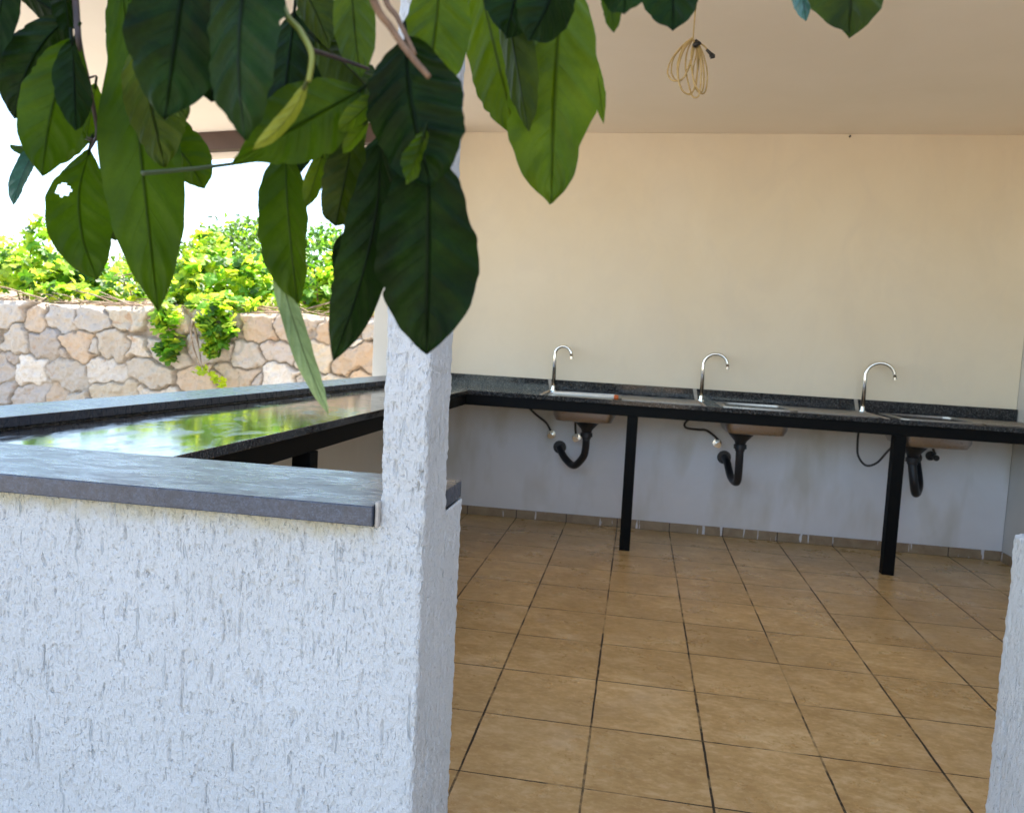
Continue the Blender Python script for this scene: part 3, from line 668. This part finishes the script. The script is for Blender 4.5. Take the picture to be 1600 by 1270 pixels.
def foliage(name, pts, size, mat, tmpl, parent, seed, tints, flat=.5, shape=None):
    rs = np.random.RandomState(seed); V0, F0 = tmpl; n = len(pts); k = len(V0)
    V = np.zeros((n, k, 3)); C = np.zeros((n, k, 4))
    for i, p in enumerate(pts):
        nrm = rs.normal(size=3); nrm[2] = abs(nrm[2])+flat; nrm[1] -= flat*.6; nrm /= np.linalg.norm(nrm)
        a = rs.normal(size=3); a -= a.dot(nrm)*nrm; a /= np.linalg.norm(a); b = np.cross(nrm, a)
        s = size*rs.uniform(.55, 1.25)
        V[i] = np.array(p) + s*(V0[:, :1]*a + V0[:, 1:2]*b + V0[:, 2:]*nrm)
        t = tints[rs.randint(len(tints))]; C[i, :, :3] = np.array(t)*rs.uniform(.8, 1.15); C[i, :, 3] = 1
    F = [tuple(j+i*k for j in f) for i in range(n) for f in F0]
    o = meshobj(name, V.reshape(-1, 3), F, mat, parent)
    ca = o.data.color_attributes.new('tint', 'FLOAT_COLOR', 'POINT'); ca.data.foreach_set('color', C.astype(np.float32).ravel())
    return o
VT = [(.10, .22, .10), (.16, .3, .14), (1, 1, 1), (1.0, .95, .5), (.45, .75, .45), (1.15, 1.1, 1.0), (.25, .5, .3), (.9, 1, .9), (.7, .85, .5)]
BT = [(.65, .7, .6), (.3, .4, .3), (.5, .65, .45), (1.1, 1.2, .55), (.25, .33, .3)]
def clump(blobs, seed, dens=1.):
    """blobs: (u, v, depth y, half width, half depth, half height, n)"""
    rs = np.random.RandomState(seed); out = []
    for (u, v, y, rx, ry, rz, n) in blobs:
        c = PY(u, v, y)
        for i in range(int(n*dens)):
            d = rs.normal(size=3); d /= np.linalg.norm(d); r = rs.uniform(.35, 1.0)**.6
            q = c + d*np.array([rx, ry, rz])*r*(.8+.4*rs.rand()); out.append(q)
    return out
def vine(base_uv, blobs, label, seed, size=.145, mat=M_VINE, tm=TV, tints=VT, name='grapevine', cat='grapevine', grp='grapevines growing above the stone wall', canes=9):
    u, v, y = base_uv; b0 = PY(u, v, y); b0[2] = bank(b0[0], y) if y > YS+.3 else 1.3
    e = empty(name, tuple(b0), label, cat, grp)
    pts = clump(blobs, seed, .8 if mat is M_VINE else 1)
    foliage('foliage', pts, size, mat, tm, e, seed, tints)
    rs = np.random.RandomState(seed+1); m = MB()
    for i in range(canes):
        q = np.array(pts[rs.randint(len(pts))]); mid = (b0+q)/2 + rs.normal(size=3)*.12 + [0, 0, .12]
        m.tube(spline([b0-[0, 0, .05], mid, q], 6), list(np.linspace(.014, .004, 13)), 6)
    m.build('cane', M_DRY, e, smooth=True)
vine((40, 462, 7.9), [(60, 432, 7.7, .62, .35, .22, 320), (62, 380, 7.8, .14, .14, .30, 80), (5, 415, 7.8, .35, .3, .3, 170), (130, 425, 7.8, .38, .3, .22, 200), (100, 455, 7.35, .4, .2, .1, 90)],
     'grapevine at the far left above the stone wall, with one upright shoot', 11)
vine((330, 470, 7.8), [(330, 430, 7.8, .42, .35, .34, 380), (300, 455, 7.5, .36, .3, .22, 230), (390, 440, 7.7, .35, .3, .30, 250), (330, 385, 8.0, .22, .2, .22, 90), (350, 478, 7.15, .42, .2, .12, 170),
      (262, 500, 6.86, .14, .07, .22, 60), (340, 505, 6.84, .20, .08, .24, 120), (262, 545, 6.84, .14, .06, .12, 40), (330, 540, 6.84, .10, .05, .10, 30)],
     'grapevine in the middle, spilling down over the stone wall', 12, canes=14)
vine((500, 480, 7.9), [(505, 455, 7.7, .26, .3, .28, 200), (520, 425, 7.9, .16, .2, .25, 90), (460, 470, 7.6, .3, .25, .16, 130), (600, 450, 7.9, .6, .3, .3, 240)],
     'grapevine on the right, behind the twisted citrus leaf', 13)
vine((200, 470, 7.9), [(190, 455, 7.7, .34, .3, .16, 110), (215, 425, 8.4, .3, .3, .26, 120)], 'low grapevine between the two hanging leaves at the left', 14, canes=12)
vine((-160, 462, 8.0), [(-160, 430, 7.9, 1.0, .4, .4, 500)], 'grapevine left of the upright shoot', 16)
vine((300, 575, 6.8), [(320, 580, 6.8, .12, .04, .05, 18), (340, 595, 6.8, .05, .04, .08, 10)], 'small yellow shoot hanging low on the stone wall', 15, size=.085, tints=[(1.1, 1.1, .4), (1, 1, .6)], canes=2)
vine((420, 440, 11.), [(385, 395, 11, .9, .6, .55, 1300), (345, 400, 11, .5, .4, .4, 500), (400, 370, 11.4, .5, .4, .3, 500), (420, 420, 10.4, .5, .4, .5, 500)],
     'leafy green shrub rising behind the middle grapevine', 21, .11, M_BUSH, TS, BT+[(1.6, 1.9, .9)], 'shrub', 'shrub', 'shrubs behind the grapevines')
vine((505, 450, 10.), [(505, 405, 10, .42, .4, .42, 900), (510, 370, 10.2, .25, .25, .2, 250), (560, 420, 10.2, .5, .4, .5, 600)],
     'dark round shrub beside the pillar, right of the middle shrub', 22, .10, M_BUSH, TS, [(.5, .7, .6), (.8, 1, .8), (1.1, 1.4, .9)], 'shrub', 'shrub', 'shrubs behind the grapevines')
vine((272, 430, 14.), [(272, 410, 14, .5, .4, .45, 600), (225, 420, 14, .8, .5, .3, 500)],
     'small distant shrub between the hanging leaf and the middle vine', 23, .13, M_BUSH, TS, BT, 'shrub', 'shrub', 'shrubs behind the grapevines')
vine((20, 420, 16.), [(20, 400, 16, 1.1, .6, .55, 700), (-60, 395, 17, 1.5, .6, .7, 700), (90, 415, 16, .8, .6, .4, 350)],
     'pale distant shrubbery behind the far left grapevine', 24, .13, M_BUSH, TS, [(1.6, 1.7, 1.9), (1.2, 1.3, 1.3)], 'shrub', 'shrub', 'shrubs behind the grapevines')
# dry twigs and litter on the wall top
rs = np.random.RandomState(9); m = MB()
for i in range(900):
    x = rs.uniform(-9, 0); y = YS+rs.uniform(.02, .75); z = max(1.30, bank(x, y)) + rs.uniform(.0, .10) if y > YS+.3 else 1.345+rs.uniform(0, .05)
    L = rs.uniform(.05, .35) if i % 12 else rs.uniform(.5, .9); an = rs.uniform(-.6, .6) + (math.pi if rs.rand() < .5 else 0)
    d = np.array([math.cos(an), math.sin(an)*.6, rs.uniform(-.12, .3)])*L
    p = np.array([x, y, z]); mm = p+d/2+rs.normal(size=3)*.02
    r = rs.uniform(.0015, .005) if L < .4 else .009
    m.tube([p, mm, p+d], [r, r, r*.5], 5)
tag(m.build('dry_brush', M_DRY), 'dry twigs and vine litter lying along the top of the stone wall', 'dry twigs', kind='stuff')

# ------------------------------------------------------------ citrus tree in the foreground
tree = empty('citrus_tree', (-1.05, .05, 0), 'citrus tree whose dark glossy leaves hang into the top of the view', 'tree')
PT = [0, .05, .15, .3, .42, .6, .75, .88, .95, 1.]; PW = [.05, .27, .60, .87, .98, .99, .83, .52, .25, .015]
def leaf(b, t, wpx, m, bend=0, fold=.38, tw=None, cup=.1, pts=None, lw=None, rw=None, hole=None, seed=[0], wav=.9, stem=None):
    """b, t = (u, v, depth); wpx = full width in picture units; bend = sideways bow"""
    seed[0] += 1; rs = np.random.RandomState(seed[0]*7)
    B = A(*b); T_ = A(*t); L = np.linalg.norm(T_-B)
    d = (b[2]+t[2])/2; W = wpx*d/FPX/2
    if tw is None:
        a_ = rs.uniform(8, 34)*rs.choice([-1, 1]); tw = (a_, a_+rs.uniform(-34, 34)); W /= math.cos(R((abs(tw[0])+abs(tw[1]))/2*.8))
    if pts: axis_pts = spline([B]+[A(*p) for p in pts]+[T_], 12)
    else:
        ax = (T_-B)/L; view = (B+T_)/2-EYE; view /= np.linalg.norm(view)
        sd0 = np.cross(ax, view); sd0 /= np.linalg.norm(sd0)
        axis_pts = spline([B, B+(T_-B)*.33+sd0*bend*d/FPX*.9, B+(T_-B)*.68+sd0*bend*d/FPX*.85, T_], 12)
    AP = np.array(axis_pts); n = 64; m_ = 12
    cum = np.r_[0, np.cumsum(np.linalg.norm(np.diff(AP, axis=0), axis=1))]; cum /= cum[-1]
    ts = np.linspace(0, 1, n); C = np.stack([np.interp(ts, cum, AP[:, k]) for k in range(3)], 1)
    tg = np.gradient(C, axis=0); tg /= np.linalg.norm(tg, axis=1)[:, None]
    V = []; UV = []
    ph1, ph2 = rs.uniform(0, 6, 2); nts = [(rs.uniform(.25, .9), rs.choice([-1, 1]), rs.uniform(.04, .11), rs.uniform(.012, .035)) for _ in range(rs.randint(1, 4))] if W > .010 else []
    for i in range(n):
        tt = ts[i]; view = C[i]-EYE; view /= np.linalg.norm(view)
        s = np.cross(tg[i], view); s /= np.linalg.norm(s); nn = np.cross(s, tg[i])
        an = R(tw if not isinstance(tw, tuple) else tw[0]+(tw[1]-tw[0])*tt)
        s2 = s*math.cos(an)+nn*math.sin(an); n2 = np.cross(s2, tg[i])
        if n2.dot(view) > 0: n2 = -n2
        wd = np.interp(tt, PT, PW)*W
        for j in range(-m_, m_+1):
            q = j/m_
            ww = wd*(np.interp(tt, PT, lw) if (lw and q < 0) else np.interp(tt, PT, rw) if (rw and q > 0) else 1)
            ed = 1+.022*math.sin(19*tt+ph1+q)+.008*math.sin(47*tt+ph2*q)
            for (t0, sd, am, wi) in nts:
                if q*sd > .3: ed -= am*math.exp(-((tt-t0)/wi)**2)*(abs(q)-.3)/.7
            off = -fold*abs(q)*ww + cup*L*(.25-(tt-.5)**2)
            off += wav*W*(.13*math.sin(2*math.pi*(tt*5.5-abs(q)*1.1))*abs(q)*(1.2-abs(q)) + .12*abs(q)**2*math.sin(9*tt+ph1+(2 if q > 0 else 0)))
            off += wav*W*.045*min(1, 3*abs(q))*abs(math.sin(math.pi*(tt*11-abs(q)*2.1)))
            V.append(C[i] + s2*q*ww*ed + n2*off); UV.append((q, tt))
    k = 2*m_+1
    F = [(i*k+j, i*k+j+1, (i+1)*k+j+1, (i+1)*k+j) for i in range(n-1) for j in range(k-1)]
    if hole:
        def px(p): q = p-EYE; d_ = q@FW; return np.array([800+FPX*(q@RT)/d_, 635-FPX*(q@UP)/d_])
        F = [f for f in F if np.linalg.norm((px(np.mean([V[q] for q in f], axis=0))-hole[0])*[.8, 1]) > hole[1]]
    nv = len(V)
    # petiole
    st = A(*stem) if stem else B - tg[0]*min(.010, L*.10) + np.array([0, 0, .1*min(.03, L*.2)])
    tb_ = MB(); tb_.tube(spline([st, (st+B)/2+[0, 0, .001], B+tg[0]*.004], 4), .0009, 6)
    V += [np.array(p) for p in tb_.V]; F += [tuple(i+nv for i in f) for f in tb_.F]; UV += [(0, 0)]*len(tb_.V)
    o = meshobj('leaf', V, F, LM[m], tree, smooth=True)
    uvl = o.data.uv_layers.new(name='UVMap'); li = np.zeros(len(o.data.loops), np.int64); o.data.loops.foreach_get('vertex_index', li)
    uvl.data.foreach_set('uv', np.array(UV, np.float32)[li].ravel())
    return o
leaf((188, -40, .46), (247, 486, .47), 122, 'mid', lw=[1,1,.72,.72,.9,1,1,1,1,1], bend=0, fold=.22, cup=.04)
leaf((140, 234, .50), (152, 437, .50), 94, 'mid', tw=8, lw=[1,.7,.7,.85,1,1,1,1,1,1], bend=-20, fold=.1, cup=.05, hole=((99, 297), 9.5))
leaf((118, 60, .44), (66, 276, .44), 92, 'mid', bend=-8, fold=.3)
leaf((112, 62, .43), (118, 204, .42), 54, 'dark', bend=0)
leaf((108, 26, .46), (22, 186, .47), 84, 'dark', bend=-14)
leaf((16, -70, .45), (-12, 104, .45), 44, 'dark')
leaf((20, -20, .47), (118, 45, .47), 46, 'dark', bend=4)
leaf((95, -45, .45), (108, 62, .45), 40, 'dark')
leaf((64, 222, .52), (20, 320, .52), 30, 'cool', bend=-6, tw=35)
leaf((62, 244, .52), (15, 226, .52), 18, 'mid')
leaf((165, 150, .51), (84, 258, .51), 54, 'mid', bend=-8)
leaf((150, 130, .50), (136, 212, .50), 34, 'bright')
leaf((300, -110, .35), (258, 188, .36), 150, 'dark', fold=.15)
leaf((395, -90, .33), (384, 219, .34), 128, 'dark', fold=.15, bend=-10)
leaf((340, -60, .37), (330, 160, .38), 150, 'dark')
leaf((215, 60, .43), (258, 262, .44), 92, 'olive')
leaf((238, 100, .42), (292, 186, .42), 44, 'olive')
leaf((218, 188, .49), (319, 295, .50), 76, 'mid', bend=14, fold=.35)
leaf((568, 140, .38), (362, 254, .36), 116, 'mid', bend=0, fold=.1, lw=[1, 1, 1, 1, 1, .9, .72, .5, .5, 1], rw=[1, 1, 1, 1, 1, .9, .72, .5, .5, 1])
leaf((480, 128, .33), (394, 234, .33), 26, 'yellow', bend=10, tw=20)
leaf((446, 232, .44), (464, 474, .45), 84, 'mid', bend=-6, fold=.4)
leaf((424, 370, .45), (513, 647, .45), 36, 'sage', bend=-10, tw=(35, 10), fold=.2)
leaf((596, 215, .40), (521, 563, .42), 86, 'dark', bend=15, fold=.35)
leaf((668, 226, .38), (667, 553, .40), 158, 'dark', bend=0, fold=.12, rw=[1, 1, 1, .9, 1, 1.08, 1.05, 1, 1, 1])
leaf((634, 62, .36), (674, 293, .36), 160, 'dark', bend=-6, fold=.08, wav=1.1, lw=[1.6, 1.4, 1.05, 1, 1, .9, .85, .9, 1, 1], rw=[1.6, 1.3, 1, 1, 1, 1, 1.1, 1.2, 1.2, 1])
leaf((664, 205, .352), (634, 288, .35), 40, 'bright', tw=40, wav=2)
leaf((660, 220, .352), (636, 250, .35), 24, 'bright', tw=30)
leaf((690, -60, .43), (664, 160, .44), 106, 'bright', bend=4, fold=.2)
leaf((744, -50, .46), (806, 213, .47), 104, 'bright', bend=2, fold=.15)
leaf((884, -50, .44), (861, 319, .44), 132, 'bright', bend=-6, fold=.10, wav=1.0, rw=[1, 1, 1, 1, 1, 1.02, .80, 1.0, 1.1, 1], lw=[1, 1, .8, .8, .95, 1.10, 1.22, 1.3, 1.3, 1])
leaf((925, 70, .47), (943, 194, .47), 25, 'bright', tw=35)
leaf((880, -70, .38), (826, 64, .38), 96, 'dark', bend=6)
leaf((778, -60, .42), (826, 205, .42), 62, 'olive', bend=4)
leaf((940, -40, .40), (959, 51, .40), 34, 'mid', bend=4)
leaf((985, -90, .36), (975, 23, .36), 96, 'dark')
leaf((1050, -110, .42), (1051, 49, .42), 94, 'dark')
leaf((1243, -60, .46), (1259, 34, .46), 30, 'cool', tw=25)
leaf((1332, -150, .44), (1326, 60, .44), 122, 'olive')
leaf((550, -60, .40), (564, 122, .40), 66, 'bright', bend=-4)
leaf((446, -60, .41), (516, 78, .41), 54, 'olive', bend=8)
leaf((492, 62, .42), (590, 158, .42), 76, 'olive', bend=4)
leaf((596, 146, .37), (528, 206, .37), 36, 'bright', tw=20)
leaf((556, 190, .41), (524, 354, .42), 66, 'olive', lw=[1,1,1,1,1,1,1.1,1.4,2.2,2], rw=[1,1,1,1,1,1,1.1,1.4,2.2,2])
leaf((505, 236, .43), (478, 324, .43), 30, 'bright', tw=10)
leaf((576, 186, .38), (536, 240, .38), 26, 'bright', tw=30)
leaf((562, 350, .45), (524, 432, .45), 40, 'dark')
leaf((604, 200, .43), (560, 400, .43), 92, 'dark')
leaf((168, 340, .53), (180, 377, .53), 22, 'olive')
leaf((460, 20, .44), (440, 210, .44), 100, 'dark')
leaf((500, -30, .45), (480, 150, .45), 80, 'olive')
leaf((420, 140, .45), (470, 270, .45), 90, 'dark')
leaf((540, 120, .45), (520, 270, .45), 84, 'mid')
leaf((620, 180, .44), (610, 330, .44), 76, 'dark')
leaf((205, -60, .50), (210, 120, .50), 84, 'mid')
leaf((250, -40, .49), (240, 150, .49), 110, 'olive')
leaf((820, -80, .40), (790, 60, .40), 90, 'dark')
# twigs: each hangs from a limb above the frame
def twig(name, pts, r0, r1, mat, parent=tree, thorns=0):
    sp = spline([A(*p) for p in pts], 8); m = MB(); m.tube(sp, list(np.linspace(r0, r1, len(sp))), 10)
    rs = np.random.RandomState(len(pts)+int(pts[0][0]))
    for k in range(thorns):
        i = rs.randint(3, len(sp)-2); d = RT*rs.choice([-1, 1])*.006+UP*.002; m.tube([sp[i], sp[i]+d*.6, sp[i]+d], [.0008, .0006, .0002], 6)
    return m.build(name, mat, parent, smooth=True)
twig('twig', [(105, -160, .47), (118, 0, .45), (124, 70, .44), (138, 130, .48), (149, 185, .50), (151, 212, .50), (139, 236, .50)], .0022, .0008, M_DARKTWIG, thorns=6)
twig('twig', [(540, -180, .34), (580, -10, .33), (612, 45, .33), (640, 85, .325), (670, 120, .32)], .0020, .0012, M_BARK)
twig('twig', [(620, -170, .37), (600, -20, .36), (622, 30, .35), (648, 84, .335)], .0018, .0009, M_BARK)
twig('twig', [(420, -170, .36), (440, 0, .34), (470, 50, .335), (487, 86, .33), (482, 128, .33)], .0016, .0012, M_GREENTWIG)
twig('twig', [(484, 78, .34), (530, 92, .37), (576, 108, .39)], .0012, .0008, M_DARKTWIG)
twig('twig', [(222, 271, .42), (300, 264, .44), (380, 254, .46), (436, 246, .47)], .0014, .0007, LM['sage'])
twig('twig', [(860, -190, .44), (880, -60, .44), (884, -30, .44)], .0016, .0012, M_GREENTWIG)
twig('twig', [(1200, -220, .46), (1290, -180, .45), (1333, -146, .44)], .0016, .001, M_GREENTWIG)
twig('twig', [(900, -200, .42), (1000, -150, .41), (1052, -108, .42)], .0016, .001, M_GREENTWIG)
# limbs arching over the frame, from a trunk standing left of the camera
hub = np.array([-.62, .22, 1.95])
ends = [A(105, -160, .47), A(540, -180, .34), A(620, -170, .37), A(420, -170, .36), A(860, -190, .44), A(1200, -220, .46), A(900, -200, .42)]
m = MB()
for e in ends:
    e = np.array(e); mid = (hub+e)/2 + [0, .02, .14]
    sp = spline([hub, mid, e], 10); m.tube(sp, list(np.linspace(.008, .0024, len(sp))), 8)
sp = spline([(-1.05, .05, -.05), (-1.03, .04, .6), (-.98, .10, 1.1), (-.80, .16, 1.6), tuple(hub)], 8); m.tube(sp, list(np.linspace(.05, .010, len(sp))), 14)
sp = spline([(-.98, .10, 1.1), (-1.15, .0, 1.6), (-1.2, -.1, 2.1)], 8); m.tube(sp, list(np.linspace(.026, .006, len(sp))), 10)
m.build('trunk', M_BARK, tree, smooth=True)
